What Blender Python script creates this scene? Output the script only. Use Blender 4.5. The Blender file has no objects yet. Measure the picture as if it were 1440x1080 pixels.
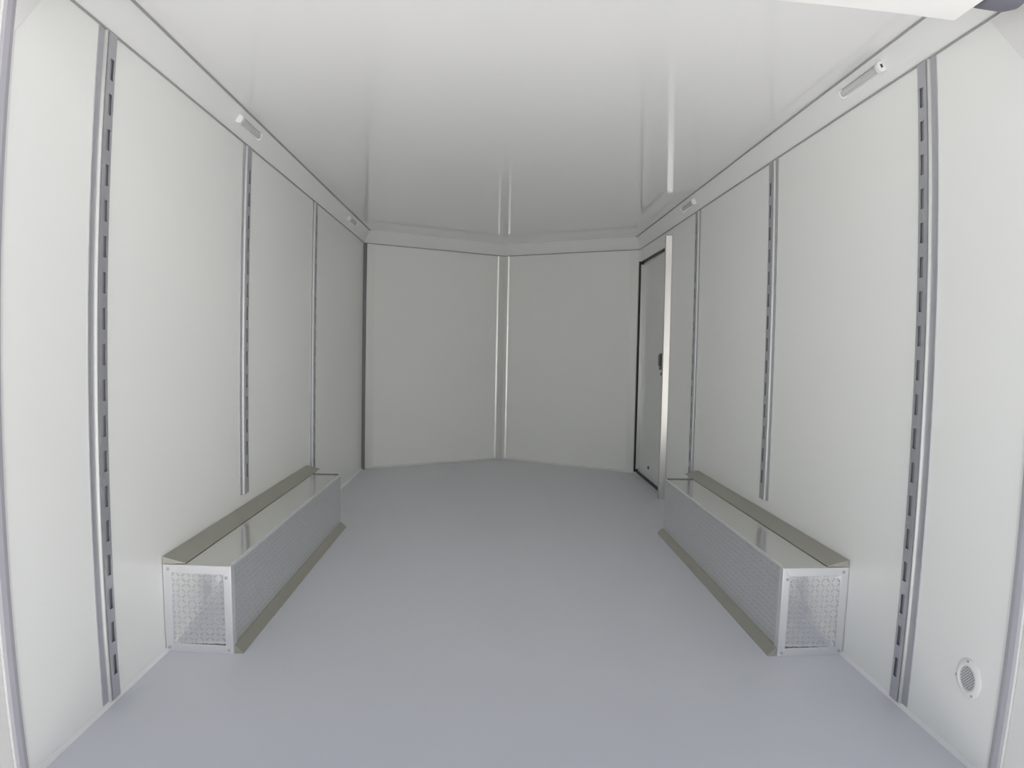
import bpy, bmesh, math
from mathutils import Vector, Matrix

scene = bpy.context.scene
COL = scene.collection
R = math.radians

# ------------------------------------------------------------------ camera
cam_d = bpy.data.cameras.new('camera')
cam = bpy.data.objects.new('camera', cam_d)
COL.objects.link(cam)
right = Vector((0.9993867, -0.0287150, 0.0200426))
up = Vector((-0.0185869, 0.0500968, 0.9985714))
fwd = Vector((0.0296780, 0.9983315, -0.0495324))
m = Matrix((right, up, -fwd)).transposed().to_4x4()
m.translation = Vector((-0.0812, 0.0, 1.0871))
cam.matrix_world = m
cam_d.sensor_fit = 'HORIZONTAL'
cam_d.sensor_width = 36.0
cam_d.sensor_height = 27.0
cam_d.clip_start = 0.01
cam_d.clip_end = 200
cam_d.lens = 25.0
# the photo's wide lens bows straight edges outwards: a real barrel-distorting lens
cam_d.type = 'PANO'
cam_d.panorama_type = 'FISHEYE_LENS_POLYNOMIAL'
cam_d.fisheye_fov = math.pi
cam_d.fisheye_polynomial_k0 = 0.0
cam_d.fisheye_polynomial_k1 = -4.08152763e-02
cam_d.fisheye_polynomial_k2 = 2.47701575e-05
cam_d.fisheye_polynomial_k3 = 1.59517904e-05
cam_d.fisheye_polynomial_k4 = -3.03832943e-07
scene.camera = cam

# ------------------------------------------------------------------ sky, sun, exposure
world = bpy.data.worlds.new('sky')
scene.world = world
world.use_nodes = True
wn = world.node_tree
wn.nodes.clear()
sky = wn.nodes.new('ShaderNodeTexSky')
sky.sky_type = 'NISHITA'
sky.sun_disc = False
sky.sun_elevation = R(70)
sky.sun_rotation = R(5)
sky.air_density = 1.0
sky.dust_density = 2.5
sky.ozone_density = 1.0
bgn = wn.nodes.new('ShaderNodeBackground')
bgn.inputs['Strength'].default_value = 0.17
wo = wn.nodes.new('ShaderNodeOutputWorld')
hsv = wn.nodes.new('ShaderNodeHueSaturation')   # hazy summer sky
hsv.inputs['Saturation'].default_value = 0.45
wn.links.new(sky.outputs[0], hsv.inputs['Color'])
wn.links.new(hsv.outputs[0], bgn.inputs[0])
wn.links.new(bgn.outputs[0], wo.inputs[0])

sun_d = bpy.data.lights.new('sun', 'SUN')
sun_d.energy = 7.3
sun_d.angle = R(0.53)
sun_d.color = (1.0, 0.985, 0.96)
sun = bpy.data.objects.new('sun', sun_d)
COL.objects.link(sun)
# the sun stands high ahead of the trailer: it lights the ground behind it, never the inside
sdir = Vector((-0.10, math.cos(R(70)), math.sin(R(70))))
sun.rotation_euler = sdir.to_track_quat('Z', 'Y').to_euler()
sun.location = (0, 3, 12)

scene.view_settings.view_transform = 'Standard'
scene.view_settings.look = 'None'
scene.view_settings.gamma = 1.0
scene.view_settings.use_curve_mapping = False
scene.view_settings.exposure = -0.10
scene.cycles.max_bounces = 16
scene.cycles.diffuse_bounces = 10
scene.cycles.glossy_bounces = 8
scene.cycles.sample_clamp_indirect = 6.0
scene.cycles.caustics_reflective = True

# ------------------------------------------------------------------ materials
def srgb(r, g, b):
    f = lambda c: (c / 12.92) if c <= 0.04045 else ((c + 0.055) / 1.055) ** 2.4
    return (f(r / 255), f(g / 255), f(b / 255), 1.0)


def mat(name, col, rough=0.5, metal=0.0, spec=0.5, noise=0.0, nscale=8.0, bump=0.0, bscale=400.0, coat=0.0):
    M = bpy.data.materials.new(name)
    M.use_nodes = True
    nt = M.node_tree
    b = nt.nodes['Principled BSDF']
    b.inputs['Base Color'].default_value = col
    b.inputs['Roughness'].default_value = rough
    b.inputs['Metallic'].default_value = metal
    b.inputs['Specular IOR Level'].default_value = spec
    if coat:
        b.inputs['Coat Weight'].default_value = coat
        b.inputs['Coat Roughness'].default_value = 0.06
    tc = nt.nodes.new('ShaderNodeTexCoord')
    if noise:
        n = nt.nodes.new('ShaderNodeTexNoise')
        n.inputs['Scale'].default_value = nscale
        n.inputs['Detail'].default_value = 6
        mx = nt.nodes.new('ShaderNodeMixRGB')
        mx.inputs[1].default_value = tuple(c * (1 - noise) for c in col[:3]) + (1,)
        mx.inputs[2].default_value = tuple(min(1, c * (1 + noise)) for c in col[:3]) + (1,)
        nt.links.new(tc.outputs['Object'], n.inputs['Vector'])
        nt.links.new(n.outputs['Fac'], mx.inputs[0])
        nt.links.new(mx.outputs[0], b.inputs['Base Color'])
    if bump:
        n2 = nt.nodes.new('ShaderNodeTexNoise')
        n2.inputs['Scale'].default_value = bscale
        n2.inputs['Detail'].default_value = 3
        bp = nt.nodes.new('ShaderNodeBump')
        bp.inputs['Strength'].default_value = bump
        bp.inputs['Distance'].default_value = 0.001
        nt.links.new(tc.outputs['Object'], n2.inputs['Vector'])
        nt.links.new(n2.outputs['Fac'], bp.inputs['Height'])
        nt.links.new(bp.outputs[0], b.inputs['Normal'])
    return M


def tread_mat(name, ax, ay, cell=0.0165, rough=0.24, strength=1.0, col=(0.86, 0.86, 0.86, 1)):
    """Aluminium tread plate: lens-shaped lugs raised at plus and minus 45 degrees in alternate cells."""
    M = bpy.data.materials.new(name)
    M.use_nodes = True
    nt = M.node_tree
    b = nt.nodes['Principled BSDF']
    b.inputs['Base Color'].default_value = col
    b.inputs['Metallic'].default_value = 1.0
    b.inputs['Roughness'].default_value = rough
    tc = nt.nodes.new('ShaderNodeTexCoord')
    sp = nt.nodes.new('ShaderNodeSeparateXYZ')
    nt.links.new(tc.outputs['Object'], sp.inputs[0])

    def op(kind, a, bb=None):
        n = nt.nodes.new('ShaderNodeMath')
        n.operation = kind
        for i, v in enumerate((a, bb)):
            if v is None:
                continue
            if isinstance(v, (int, float)):
                n.inputs[i].default_value = v
            else:
                nt.links.new(v, n.inputs[i])
        return n.outputs[0]
    u = op('DIVIDE', sp.outputs[ax], cell)
    v = op('DIVIDE', sp.outputs[ay], cell)
    fu, fv = op('FLOOR', u), op('FLOOR', v)
    par = op('FLOORED_MODULO', op('ADD', fu, fv), 2.0)
    lu = op('SUBTRACT', op('SUBTRACT', u, fu), 0.5)
    lv = op('SUBTRACT', op('SUBTRACT', v, fv), 0.5)
    sg = op('SUBTRACT', op('MULTIPLY', par, 2.0), 1.0)
    lv2 = op('MULTIPLY', lv, sg)
    a = op('MULTIPLY', op('ADD', lu, lv2), 0.7071)
    c = op('MULTIPLY', op('SUBTRACT', lu, lv2), 0.7071)
    e = op('ADD', op('POWER', op('ABSOLUTE', op('DIVIDE', a, 0.40)), 2.0), op('POWER', op('ABSOLUTE', op('DIVIDE', c, 0.15)), 2.0))
    mr = nt.nodes.new('ShaderNodeMapRange')
    mr.interpolation_type = 'SMOOTHSTEP'
    mr.inputs['From Min'].default_value = 1.15
    mr.inputs['From Max'].default_value = 0.35
    nt.links.new(e, mr.inputs['Value'])
    bp = nt.nodes.new('ShaderNodeBump')
    bp.inputs['Strength'].default_value = strength
    bp.inputs['Distance'].default_value = 0.0016
    nt.links.new(mr.outputs[0], bp.inputs['Height'])
    nt.links.new(bp.outputs[0], b.inputs['Normal'])
    return M


M_WALL = mat('white_wall_paint', (0.905, 0.91, 0.88, 1), 0.30, spec=0.5, noise=0.012, nscale=1.5)
M_CEIL = mat('glossy_white_ceiling', (0.93, 0.925, 0.915, 1), 0.07, spec=0.7)
M_COVE = mat('white_cove_panel', (0.91, 0.91, 0.89, 1), 0.30)
M_LINE = mat('grey_channel_line', (0.38, 0.38, 0.37, 1), 0.5)
M_FLOOR = mat('grey_floor_coating', (0.66, 0.675, 0.715, 1), 0.42, spec=0.4, noise=0.03, nscale=2.0, bump=0.05, bscale=250)
M_BEAD = mat('white_sealant_bead', (0.86, 0.86, 0.86, 1), 0.35)
M_RAIL = mat('galvanised_rail', (0.57, 0.575, 0.61, 1), 0.42, metal=0.75, noise=0.05, nscale=30)
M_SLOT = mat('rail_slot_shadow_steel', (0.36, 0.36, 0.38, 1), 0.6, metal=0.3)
M_ALU = mat('satin_aluminium', (0.74, 0.74, 0.73, 1), 0.28, metal=1.0)
M_TRIM = mat('brushed_aluminium_trim', (0.84, 0.84, 0.86, 1), 0.4, metal=0.8)
M_FLASH = mat('dull_grey_flashing', (0.46, 0.455, 0.40, 1), 0.45, metal=0.7)
M_CORNER = mat('dark_corner_angle', (0.22, 0.22, 0.22, 1), 0.5, metal=0.3)
M_SEAL = mat('black_door_seal', (0.045, 0.045, 0.045, 1), 0.6)
M_DOOR = mat('white_door_skin', (0.74, 0.745, 0.73, 1), 0.35)
M_LATCH = mat('dark_latch_metal', (0.13, 0.13, 0.125, 1), 0.4, metal=0.4)
M_NOSETRIM = mat('white_nose_trim', (0.88, 0.875, 0.85, 1), 0.3, metal=0.55)
M_PLASTIC = mat('white_lamp_plastic', (0.90, 0.90, 0.90, 1), 0.3)
M_LENS = mat('greyed_lamp_lens', (0.62, 0.62, 0.60, 1), 0.15)
M_BLACK = mat('black_plastic', (0.03, 0.03, 0.03, 1), 0.5)
M_SCREW = mat('zinc_screw', (0.55, 0.55, 0.55, 1), 0.3, metal=1.0)
M_POST = mat('white_frame_paint', (0.82, 0.81, 0.79, 1), 0.35)
M_GASKET = mat('lilac_grey_gasket', (0.44, 0.43, 0.47, 1), 0.5)
M_DRUM = mat('dark_grey_rubber', (0.13, 0.13, 0.16, 1), 0.5)
M_GROUND = mat('pale_warm_concrete', (0.83, 0.82, 0.81, 1), 0.85, noise=0.08, nscale=3.0)
M_BOUNCE = mat('pale_bounce_wall', (0.78, 0.775, 0.765, 1), 0.8, noise=0.05, nscale=1.2)  # for the added bounce wall out of view
M_VENTRIM = mat('vent_flange_white', (0.84, 0.845, 0.82, 1), 0.4)
M_JAMB = mat('warm_aluminium_jamb', (0.66, 0.645, 0.61, 1), 0.3, metal=1.0)
M_BEADMETAL = mat('rail_bead_metal', (0.66, 0.66, 0.645, 1), 0.5, metal=0.6)
M_GRILLE = mat('vent_mesh_white', (0.72, 0.72, 0.72, 1), 0.4)
M_VENTIN = mat('vent_throat', (0.05, 0.05, 0.05, 1), 0.8)
T_FRONT = tread_mat('tread_plate_front', 0, 2, cell=0.0195, rough=0.17, strength=1.8, col=(0.93, 0.93, 0.93, 1))  # one plate; each face's reflected light is set into its base colour
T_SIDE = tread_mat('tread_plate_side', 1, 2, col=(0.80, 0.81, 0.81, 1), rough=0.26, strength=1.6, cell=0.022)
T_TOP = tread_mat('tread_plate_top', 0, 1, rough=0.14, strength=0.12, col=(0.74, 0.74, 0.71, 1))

# ------------------------------------------------------------------ helpers
def wloc(o):
    v = Vector((0, 0, 0))
    while o is not None:
        v += o.location
        o = o.parent
    return v


def obj(name, bm, material, parent=None, smooth=False, bevel=0.0):
    """link a bmesh given in world coordinates as ONE mesh object, its origin at its parent's (or at its own base)"""
    bmesh.ops.remove_doubles(bm, verts=bm.verts, dist=1e-6)
    bmesh.ops.recalc_face_normals(bm, faces=bm.faces)
    me = bpy.data.meshes.new(name)
    o = bpy.data.objects.new(name, me)
    COL.objects.link(o)
    if parent is not None:
        o.parent = parent
        off = wloc(parent)
        bmesh.ops.translate(bm, vec=-off, verts=bm.verts)
    bm.to_mesh(me)
    bm.free()
    me.materials.append(material)
    if smooth:
        for f in me.polygons:
            f.use_smooth = True
    if bevel:
        md = o.modifiers.new('edge', 'BEVEL')
        md.width = bevel
        md.segments = 2
        md.limit_method = 'ANGLE'
    return o


def thing(name, loc, label, cat, group=None):
    o = bpy.data.objects.new(name, None)
    o.empty_display_size = 0.1
    COL.objects.link(o)
    o.location = loc
    o['label'] = label
    o['category'] = cat
    if group:
        o['group'] = group
    return o


def structure(o, label=None):
    o['kind'] = 'structure'
    if label:
        o['label'] = label
    return o


def box(bm, x0, x1, y0, y1, z0, z1):
    x0, x1 = sorted((x0, x1)); y0, y1 = sorted((y0, y1)); z0, z1 = sorted((z0, z1))
    v = [bm.verts.new(c) for c in ((x0, y0, z0), (x1, y0, z0), (x1, y1, z0), (x0, y1, z0),
                                   (x0, y0, z1), (x1, y0, z1), (x1, y1, z1), (x0, y1, z1))]
    for f in ((0, 3, 2, 1), (4, 5, 6, 7), (0, 1, 5, 4), (1, 2, 6, 5), (2, 3, 7, 6), (3, 0, 4, 7)):
        bm.faces.new([v[i] for i in f])
    return bm


def bx(*a):
    return box(bmesh.new(), *a)


def prism(bm, base, vec):
    """extrude a closed polygon (list of 3D points) by vec"""
    a = [bm.verts.new(p) for p in base]
    b = [bm.verts.new(Vector(p) + Vector(vec)) for p in base]
    n = len(a)
    bm.faces.new(a[::-1])
    bm.faces.new(b)
    for i in range(n):
        bm.faces.new((a[i], a[(i + 1) % n], b[(i + 1) % n], b[i]))
    return bm


def lathe(bm, prof, centre, axis, seg=32, cap=True):
    """revolve (radius, height) pairs about axis through centre"""
    ax = Vector(axis).normalized()
    t = Vector((0, 0, 1)) if abs(ax.z) < 0.9 else Vector((1, 0, 0))
    e1 = ax.cross(t).normalized()
    e2 = ax.cross(e1)
    rings = []
    for r, h in prof:
        rings.append([bm.verts.new(Vector(centre) + ax * h + (e1 * math.cos(2 * math.pi * k / seg) + e2 * math.sin(2 * math.pi * k / seg)) * r) for k in range(seg)])
    for i in range(len(rings) - 1):
        for k in range(seg):
            bm.faces.new((rings[i][k], rings[i][(k + 1) % seg], rings[i + 1][(k + 1) % seg], rings[i + 1][k]))
    if cap:
        bm.faces.new(rings[0][::-1])
        bm.faces.new(rings[-1])
    return bm


# ------------------------------------------------------------------ measures (metres)
W = 1.22            # half width inside
YR = 1.54           # rear end of the wall skins
YC = 6.18           # where side walls meet the nose
AP = Vector((0.03, 6.88, 0))   # nose apex
ZW = 2.0            # wall top, under the cove
ZC = 2.10           # ceiling
DY0, DY1, DZ0, DZ1 = 5.16, 6.095, 0.028, 1.878   # side door opening

# ------------------------------------------------------------------ the setting
gb = bmesh.new()
prism(gb, [(-30, -40, -0.62), (30, -40, -0.62), (30, 40, -0.62), (-30, 40, -0.62)], (0, 0, 0.1))
structure(obj('ground', gb, M_GROUND))

# unseen pale wall added behind the camera to bounce sunlight deep into the trailer
yb = bmesh.new()
box(yb, -2.2, 20, -9.4, -9.0, -0.52, 6.5)
box(yb, -2.4, 20.2, -9.5, -8.85, 6.5, 6.75)
structure(obj('wall_bounce', yb, M_BOUNCE))

fb = bmesh.new()
prism(fb, [(-1.26, 1.44, -0.10), (1.26, 1.44, -0.10), (1.26, YC + 0.02, -0.10), (AP.x, AP.y + 0.05, -0.10), (-1.26, YC + 0.02, -0.10)], (0, 0, 0.10))
structure(obj('floor', fb, M_FLOOR))

cb = bmesh.new()
prism(cb, [(-1.26, 1.50, ZC), (1.26, 1.50, ZC), (1.26, YC + 0.02, ZC), (AP.x, AP.y + 0.05, ZC), (-1.26, YC + 0.02, ZC)], (0, 0, 0.06))
structure(obj('ceiling', cb, M_CEIL))

structure(obj('wall_left', bx(-1.26, -W, YR - 0.045, YC, 0, ZC), M_WALL))
wr = bmesh.new()
box(wr, W, 1.26, YR - 0.045, DY0, 0, ZC)
box(wr, W, 1.26, DY1, YC, 0, ZC)
box(wr, W, 1.26, DY0, DY1, DZ1, ZC)
box(wr, W, 1.26, DY0, DY1, 0, DZ0)
structure(obj('wall_right', wr, M_WALL))

A = Vector((-W, YC, 0))
B = Vector((W, YC, 0))


def nose_wall(P, Q):
    d = (Q - P).normalized()
    n = Vector((-d.y, d.x, 0))
    if n.y < 0:
        n = -n
    return P, Q, d, n


for side, P, Q in (('nose_left', A, AP), ('nose_right', B, AP)):
    P, Q, d, n = nose_wall(P, Q)
    bm = bmesh.new()
    prism(bm, [P, Q, Q + n * 0.05, P + n * 0.05], (0, 0, ZC))
    structure(obj('wall_' + side, bm, M_WALL))

# the coves between walls and ceiling, each with its two channel lines
for i, s in enumerate((-1, 1)):
    ci = 0.058 if s < 0 else 0.048
    bm = bmesh.new()
    prism(bm, [(s * W, YR, ZW), (s * (W - ci), YR, ZC), (s * W, YR, ZC)], (0, YC - YR, 0))
    cv = structure(obj('trim_%d' % (i + 1), bm, M_COVE))
    for dz, xx in ((ZW, W), (ZC, W - ci)):
        lb = bmesh.new()
        if dz == ZW:
            box(lb, s * xx, s * (xx - 0.005), YR, YC, dz - 0.005, dz + 0.001)
        else:
            box(lb, s * (xx + 0.003), s * (xx - 0.005), YR, YC, dz - 0.005, dz)
        obj('channel_line', lb, M_LINE, cv)
for i, (P, Q) in enumerate(((A, AP), (B, AP))):
    P, Q, d, n = nose_wall(P, Q)
    bm = bmesh.new()
    z = Vector((0, 0, 1))
    a = [P + z * ZW, P - n * 0.09 + z * ZC, P + z * ZC]
    prism(bm, a, Q - P)
    cv = structure(obj('trim_%d' % (i + 3), bm, M_COVE))
    lb = bmesh.new()
    prism(lb, [P + z * (ZW - 0.007), P + z * (ZW - 0.007) - n * 0.006, P + z * ZW - n * 0.006, P + z * ZW], Q - P)
    obj('channel_line', lb, M_LINE, cv)
    # corner cover strip and half of the apex post
    bm = bmesh.new()
    w0 = 0.10 if i == 0 else 0.09
    prism(bm, [P + d * 0.012, P + d * w0, P + d * (w0 - 0.004) - n * 0.010, P + d * 0.012 - n * 0.010], (0, 0, ZW - 0.007))
    structure(obj('trim_%d' % (i + 5), bm, M_NOSETRIM))
# apex post: one folded strip over both nose walls
_, _, dl, nl = nose_wall(A, AP)
_, _, dr, nr = nose_wall(B, AP)
bm = bmesh.new()
t = 0.014
apl, apr = AP - dl * 0.085, AP - dr * 0.055
mid = AP - (nl + nr).normalized() * (t * 1.1)
prism(bm, [apl, apl - nl * 0.006, apl + dl * 0.012 - nl * t, mid, apr + dr * 0.012 - nr * t, apr - nr * 0.006, apr, AP], (0, 0, ZW - 0.007))
structure(obj('trim_7', bm, M_NOSETRIM))
# grey angle in the left nose corner
bm = bmesh.new()
prism(bm, [(-W, YC - 0.035, 0), (-W + 0.028, YC - 0.035, 0), (-W + 0.028, YC - 0.012, 0), (-W + 0.002, YC - 0.004, 0)], (0, 0, ZW - 0.007))
structure(obj('trim_8', bm, M_CORNER))

# sealant beads where walls meet the floor
for side, s in (('left', -1), ('right', 1)):
    bm = bmesh.new()
    y1 = YC if s < 0 else DY0 - 0.13
    prism(bm, [(s * W, YR, 0), (s * (W - 0.011), YR, 0), (s * (W - 0.003), YR, 0.012), (s * W, YR, 0.012)], (0, y1 - YR, 0))
    structure(obj('baseboard_' + side, bm, M_BEAD))
for side, P, Q in (('nose_left', A, AP), ('nose_right', B, AP)):
    P, Q, d, n = nose_wall(P, Q)
    bm = bmesh.new()
    prism(bm, [P, P - n * 0.016, P - n * 0.016 + Vector((0, 0, 0.018)), P + Vector((0, 0, 0.018))], Q - P)
    structure(obj('baseboard_' + side, bm, M_NOSETRIM))

# rear frame: gasket strip, outer post and corner gusset on either side
for i, s in enumerate((-1, 1)):
    pb = bmesh.new()
    box(pb, s * 1.222, s * 1.31, 1.38, 1.494, -0.30, 2.32)
    po = structure(obj('trim_%d' % (9 + i), pb, M_POST, bevel=0.006))
    gk = bmesh.new()
    prism(gk, [(s * W, YR - 0.042, 0), (s * (W - 0.007), YR - 0.038, 0), (s * (W - 0.010), YR - 0.022, 0), (s * (W - 0.007), YR - 0.006, 0), (s * W, YR - 0.004, 0)], (0, 0, 2.0))
    obj('gasket', gk, M_GASKET, po)
    eb = bmesh.new()
    prism(eb, [(s * W, YR - 0.004, 0), (s * (W - 0.006), YR - 0.004, 0), (s * (W - 0.004), YR + 0.006, 0), (s * W, YR + 0.008, 0)], (0, 0, 1.83))
    obj('edge_strip', eb, M_POST, po)
    gu = bmesh.new()
    prism(gu, [(s * W, YR - 0.003, 1.81), (s * W, YR + 0.14, 1.993), (s * W, YR - 0.003, 1.993)], (-s * 0.006, 0, 0))
    obj('corner_gusset', gu, M_POST, po, bevel=0.002)
hb = bmesh.new()
box(hb, -1.31, 1.31, 1.38, 1.50, 2.02, 2.32)
structure(obj('trim_11', hb, M_POST))

# ------------------------------------------------------------------ boxed spring cover across the head of the rear opening
sc_ = thing('spring_cover', (0, 1.50, 1.90), 'white boxed cover across the top of the rear opening, with dark drum end', 'cover')
bm = bmesh.new()
x0, x1, ch = -1.005, 1.004, 0.085
prof = [(x0, 1.54, 1.90), (x1, 1.54, 1.90), (x1 + ch, 1.54, 1.967), (x1 + ch, 1.54, 2.02), (x0 - ch, 1.54, 2.02), (x0 - ch, 1.54, 1.967)]
prism(bm, prof, (0, -0.12, 0))
obj('cover_box', bm, M_POST, sc_, bevel=0.004)
for s in (-1, 1):
    bm = bmesh.new()
    cx = s * 1.030
    lathe(bm, [(0.040, 0.0), (0.072, 0.004), (0.078, 0.02), (0.078, 0.085), (0.070, 0.110), (0.045, 0.124), (0.02, 0.126)], (cx, 1.475, 1.995), (s, 0, 0), 40)
    obj('end_drum', bm, M_DRUM, sc_, smooth=True)

# ------------------------------------------------------------------ slotted rails on the side walls
def rail(s, yc, z0, label):
    y0 = yc - 0.047
    X = lambda h: s * (W - h)
    zt = ZW - 0.008
    t = thing('slotted_rail', (s * W, yc, z0), label, 'rail', 'slotted grey rails on the side walls')
    bm = bmesh.new()
    box(bm, X(0), X(0.003), y0, y0 + 0.094, z0, zt)
    obj('base_plate', bm, M_RAIL, t)
    bm = bmesh.new()
    pts = []
    for k in range(9):
        a = math.pi * k / 8
        pts.append((X(0.003 + 0.008 * math.sin(a)), y0 + 0.0355 - 0.0055 * math.cos(a), z0))
    prism(bm, pts, (0, 0, zt - z0))
    obj('bead', bm, M_BEADMETAL, t)
    # raised face with a column of slots punched through
    fy0, fy1, sy0, sy1 = y0 + 0.042, y0 + 0.087, y0 + 0.058, y0 + 0.077
    h0, h1 = 0.010, 0.012
    bm = bmesh.new()
    box(bm, X(h0), X(h1), fy0, sy0, z0, zt)
    box(bm, X(h0), X(h1), sy1, fy1, z0, zt)
    box(bm, X(0.003), X(h0), fy0, fy0 + 0.002, z0, zt)
    box(bm, X(0.003), X(h0), fy1 - 0.002, fy1, z0, zt)
    pitch, ln = 0.104, 0.062
    zz = z0
    zs = z0 + 0.075
    while zs + ln < zt - 0.03:
        box(bm, X(h0), X(h1), sy0, sy1, zz, zs)
        zz = zs + ln
        zs += pitch
    box(bm, X(h0), X(h1), sy0, sy1, zz, zt)
    obj('slotted_face', bm, M_RAIL, t)
    bm = bmesh.new()
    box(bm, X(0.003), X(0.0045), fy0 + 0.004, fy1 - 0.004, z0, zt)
    obj('slot_shade', bm, M_SLOT, t)  # darker liner: the shade in the slots' depth put into its colour
    return t


rail(-1, 1.961, 0.010, 'tall slotted grey rail on the left wall, nearest the rear opening')
rail(-1, 3.183, 0.398, 'short slotted grey rail on the left wall, ending in the air above the wheel box')
rail(-1, 4.434, 0.010, 'thin slotted grey rail on the left wall, behind the wheel box end')
rail(1, 1.9785, 0.010, 'tall slotted grey rail on the right wall, nearest the round floor vent')
rail(1, 3.185, 0.405, 'short slotted grey rail on the right wall, ending in the air above the wheel box')
rail(1, 4.402, 0.010, 'thin far slotted grey rail on the right wall, beside the side door')

# ------------------------------------------------------------------ wheel boxes in tread plate
def wheel_box(s, y0, y1, w, h, label):
    X = lambda d: s * (W - 0.0015 - d)   # a hair clear of the wall skin
    t = thing('wheel_box', (s * (W - w / 2), y0, 0), label, 'wheel box', 'tread plate wheel boxes along the side walls')
    # front panel, creased along its diagonal
    bm = bmesh.new()
    e = 0.002
    c = [(X(0.010), y0 + e, 0.004), (X(w - 0.004), y0 + e, 0.004), (X(w - 0.004), y0 + e, h - 0.004), (X(0.010), y0 + e, h - 0.004)]
    v = [bm.verts.new(p) for p in c]
    b0 = [bm.verts.new((p[0], y0 + 0.016, p[2])) for p in c]
    v[1].co.y += 0.0095
    bm.faces.new((v[0], v[1], v[2]))
    bm.faces.new((v[0], v[2], v[3]))
    bm.faces.new(b0)
    for i in range(4):
        bm.faces.new((v[i], v[(i + 1) % 4], b0[(i + 1) % 4], b0[i]))
    obj('front_panel', bm, T_FRONT, t)
    obj('side_panel', bx(X(w - 0.004), X(w), y0 + 0.002, y1, 0.004, h - 0.001), T_SIDE, t)
    obj('top_panel', bx(X(0.002), X(w - 0.002), y0 + 0.002, y1, h - 0.004, h), T_TOP, t)
    obj('back_panel', bx(X(0.002), X(w - 0.002), y1 - 0.004, y1 + 0.001, 0.004, h - 0.001), T_FRONT, t)
    obj('back_lip', bx(X(0.02), X(w - 0.012), y1 - 0.004, y1, h, h + 0.005), M_CORNER, t)
    # flat aluminium frame on the front face
    f = 0.030
    yf0, yf1 = y0 - 0.004, y0 + 0.002
    trims = [
        [(X(0.0), 0.0), (X(f), f), (X(f), h - f), (X(0.0), h)],
        [(X(w), 0.0), (X(w - f * 0.85), f), (X(w - f * 0.85), h - f), (X(w), h)],
        [(X(0.0), h), (X(f), h - f), (X(w - f * 0.85), h - f), (X(w), h)],
        [(X(0.0), 0.0), (X(f), f), (X(w - f * 0.85), f), (X(w), 0.0)],
    ]
    for q in trims:
        bm = bmesh.new()
        prism(bm, [(x, yf0, z) for x, z in q], (0, yf1 - yf0, 0))
        obj('corner_trim', bm, M_TRIM, t, bevel=0.0012)
    # folded edge down the open side and along the top edge
    obj('edge_trim', bx(X(w - 0.003), X(w + 0.002), y0 - 0.003, y0 + 0.030, 0.001, h + 0.0015), M_TRIM, t)
    obj('edge_trim', bx(X(w - 0.010), X(w + 0.0015), y0 + 0.030, y1, h - 0.006, h + 0.0015), M_TRIM, t)
    for x, z in ((X(0.014), 0.016), (X(w - 0.016), h - 0.040), (X(w - 0.013), 0.016), (X(0.020), h - 0.016)):
        bm = bmesh.new()
        lathe(bm, [(0.0055, 0.0), (0.0050, 0.0018), (0.0025, 0.003), (0.0008, 0.0032)], (x, yf0 - 0.0003, z), (0, -1, 0), 14)
        obj('screw', bm, M_SCREW, t, smooth=True)
    # sloping flashings: wall joint and floor joint
    bm = bmesh.new()
    prism(bm, [(X(0.001), y0 - 0.004, h + 0.001), (X(0.001), y0 - 0.004, h + 0.027), (X(0.012), y0 - 0.004, h + 0.025), (X(0.078), y0 + 0.010, h + 0.003), (X(0.078), y0 + 0.010, h + 0.001)], (0, y1 - y0 + 0.16, 0))
    obj('wall_flashing', bm, M_FLASH, t)
    bm = bmesh.new()
    prism(bm, [(X(w), y0 + 0.006, 0.0), (X(w), y0 + 0.006, 0.030), (X(w + 0.004), y0 + 0.006, 0.030), (X(w + 0.034), y0 + 0.006, 0.004), (X(w + 0.034), y0 + 0.006, 0.0)], (0, y1 - y0 - 0.006, 0))
    obj('floor_flashing', bm, M_FLASH, t)
    return t


wheel_box(-1, 2.352, 4.146, 0.245, 0.319, 'long aluminium tread plate wheel box on the floor against the left wall')
wheel_box(1, 2.365, 4.10, 0.249, 0.330, 'long aluminium tread plate wheel box on the floor against the right wall')

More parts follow.
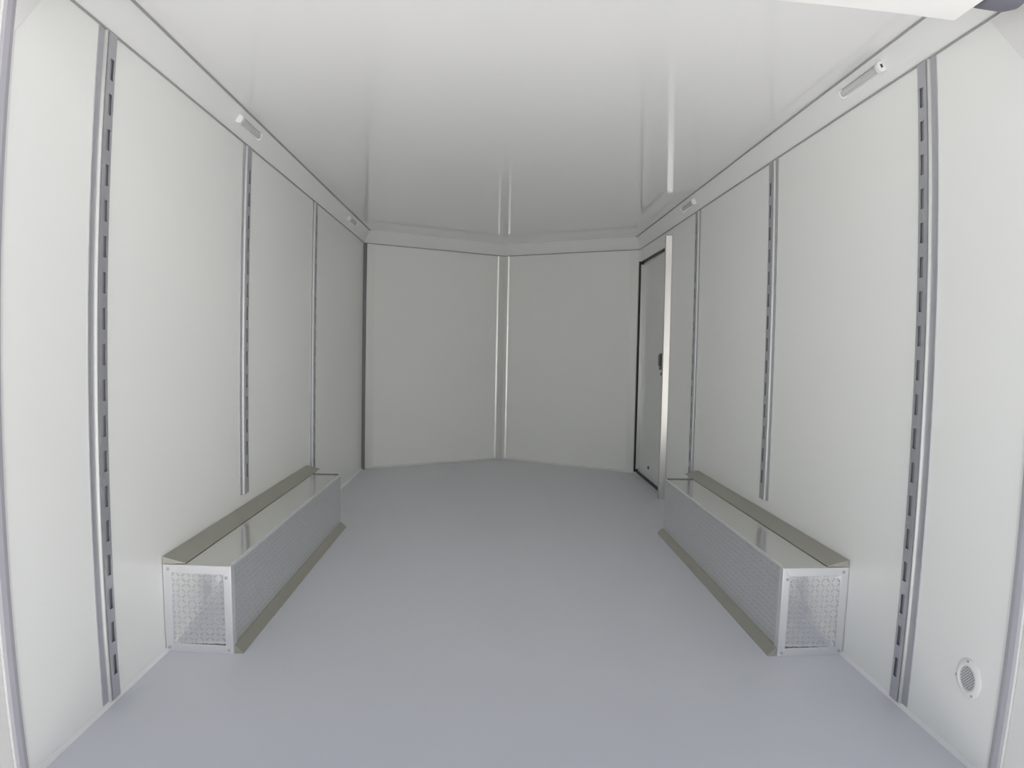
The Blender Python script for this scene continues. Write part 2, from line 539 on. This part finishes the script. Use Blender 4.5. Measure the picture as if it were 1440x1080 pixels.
# ------------------------------------------------------------------ strip lights on the coves
def strip_light(s, y0, ln, label, switch=False):
    ci = 0.058 if s < 0 else 0.048
    # point on the cove face and its inward normal
    k = 0.56
    px, pz = s * (W - ci * k), ZW + (ZC - ZW) * k
    n = Vector((-s * (ZC - ZW), 0, -ci)).normalized()
    u = Vector((s * -ci, 0, ZC - ZW)).normalized()
    o = Vector((px, y0, pz))
    t = thing('strip_light', o, label, 'light', 'white strip lights on the coves')
    def sect(h):
        return [o + u * a + n * b for a, b in h]
    bm = bmesh.new()
    prism(bm, sect([(-0.015, 0), (0.015, 0), (0.013, 0.010), (-0.013, 0.010)]), (0, ln, 0))
    obj('housing', bm, M_PLASTIC, t)
    bm = bmesh.new()
    pts = [(0.0115 * math.cos(math.pi * j / 8), 0.010 + 0.010 * math.sin(math.pi * j / 8)) for j in range(9)]
    prism(bm, [q + Vector((0, 0.012, 0)) for q in sect(pts)], (0, ln - 0.024, 0))
    obj('lens', bm, M_LENS, t)
    for yy in (-0.006, ln - 0.014):
        bm = bmesh.new()
        prism(bm, [q + Vector((0, yy, 0)) for q in sect([(-0.018, 0), (0.018, 0), (0.018, 0.016), (0.010, 0.024), (-0.010, 0.024), (-0.018, 0.016)])], (0, 0.020, 0))
        obj('end_cap', bm, M_PLASTIC, t, bevel=0.002)
    bm = bmesh.new()
    prism(bm, [q + Vector((0, 0.014, 0)) for q in sect([(0.013, 0.0), (0.019, 0.0), (0.017, 0.009), (0.013, 0.009)])], (0, ln - 0.03, 0))
    obj('upper_strip', bm, M_LINE, t)  # narrow grey strip along the upper edge of the housing
    if switch:
        bm = bmesh.new()
        prism(bm, [q + Vector((0, -0.0085, 0)) for q in sect([(-0.004, 0.008), (0.008, 0.008), (0.008, 0.014), (-0.004, 0.014)])], (0, 0.003, 0))
        obj('switch', bm, M_BLACK, t)
    return t


strip_light(-1, 2.97, 0.27, 'small white strip light on the left cove above the short rail')
strip_light(-1, 5.30, 0.27, 'small white strip light on the far end of the left cove, by the nose')
strip_light(1, 2.19, 0.28, 'white strip light on the right cove, nearest the rear opening, black dot on its end', True)
strip_light(1, 4.40, 0.27, 'small white strip light on the right cove, above the far rail near the side door')

# ------------------------------------------------------------------ side door
door = structure(obj('door_1', bx(W + 0.010, W + 0.035, DY0 + 0.010, DY1 - 0.012, DZ0 + 0.010, DZ1 - 0.010), M_DOOR))
bm = bmesh.new()
box(bm, W - 0.027, W + 0.036, DY1 - 0.020, DY1, DZ0, DZ1)
for a in ((DY0, DY0 + 0.010, DZ0, DZ1), (DY0, DY1, DZ1 - 0.012, DZ1), (DY0, DY1, DZ0, DZ0 + 0.012)):
    box(bm, W - 0.012, W + 0.036, *a)
obj('door_seal', bm, M_SEAL, door)
bm = bmesh.new()
box(bm, W + 0.012, W - 0.016, DY1 - 0.050, DY1 - 0.030, DZ0 + 0.03, DZ1 - 0.03)
obj('edge_channel', bm, M_ALU, door, bevel=0.003)
bm = bmesh.new()
prism(bm, [(W, 5.06, 0.0), (W - 0.046, 5.072, 0.0), (W - 0.046, 5.10, 0.0), (W - 0.020, 5.135, 0.0), (W, 5.135, 0.0)], (0, 0, 1.945))
obj('door_jamb', bm, M_JAMB, door, bevel=0.003)
bm = bmesh.new()
box(bm, W + 0.004, W - 0.010, DY0 - 0.02, DY1, 0.0, 0.020)
obj('door_sill', bm, M_ALU, door, bevel=0.002)
hd = obj('door_handle', bx(W + 0.010, W - 0.026, 5.195, 5.275, 0.955, 1.082), M_LATCH, door, bevel=0.004)
obj('paddle', bx(W - 0.026, W - 0.036, 5.205, 5.262, 0.985, 1.07), M_LATCH, hd, bevel=0.003)
bm = bmesh.new()
lathe(bm, [(0.018, 0), (0.018, 0.02), (0.012, 0.034), (0.004, 0.036)], (W + 0.010, 5.215, 0.925), (-1, 0, 0), 18)
obj('lock_knob', bm, M_LATCH, hd, smooth=True)
bm = bmesh.new()
lathe(bm, [(0.014, 0), (0.014, 0.008), (0.004, 0.012)], (W + 0.010, 5.66, 0.135), (-1, 0, 0), 14)
obj('dark_stud', bm, M_LATCH, door, smooth=True)  # small dark round stud low on the door

# ------------------------------------------------------------------ round floor vent on the right wall
vy, vz = 1.666, 0.231
vent = thing('floor_vent', (W, vy, vz), 'small round white mesh vent low on the right wall', 'vent')
bm = bmesh.new()
lathe(bm, [(0.054, 0.0), (0.054, 0.002), (0.051, 0.005), (0.040, 0.009), (0.035, 0.008), (0.033, 0.002)], (W, vy, vz), (-1, 0, 0), 48, cap=False)
obj('flange', bm, M_VENTRIM, vent, smooth=True)
bm = bmesh.new()
lathe(bm, [(0.034, 0.0005), (0.034, 0.0015)], (W, vy, vz), (-1, 0, 0), 40)
obj('throat', bm, M_VENTIN, vent)
bm = bmesh.new()
rad = 0.034
for ang in (R(45), R(-45)):
    d = Vector((0, math.cos(ang), math.sin(ang)))
    q = Vector((0, -math.sin(ang), math.cos(ang)))
    k = -rad + 0.004
    while k < rad:
        hl = math.sqrt(max(rad * rad - k * k, 0))
        if hl > 0.004:
            c0 = Vector((W - 0.0035 - (0.0006 if ang > 0 else 0), vy, vz)) + q * k
            prism(bm, [c0 - d * hl - q * 0.0010, c0 + d * hl - q * 0.0010, c0 + d * hl + q * 0.0010, c0 - d * hl + q * 0.0010], (-0.0012, 0, 0))
        k += 0.0065
obj('mesh_grille', bm, M_GRILLE, vent)
for a in (R(95), R(-55), R(190)):
    # the three fixing screws of the flange
    bm = bmesh.new()
    lathe(bm, [(0.0045, 0.0), (0.0045, 0.002), (0.002, 0.003)], (W - 0.005, vy - math.cos(a) * 0.047, vz + math.sin(a) * 0.047), (-1, 0, 0), 12)
    obj('screw', bm, M_SCREW, vent, smooth=True)
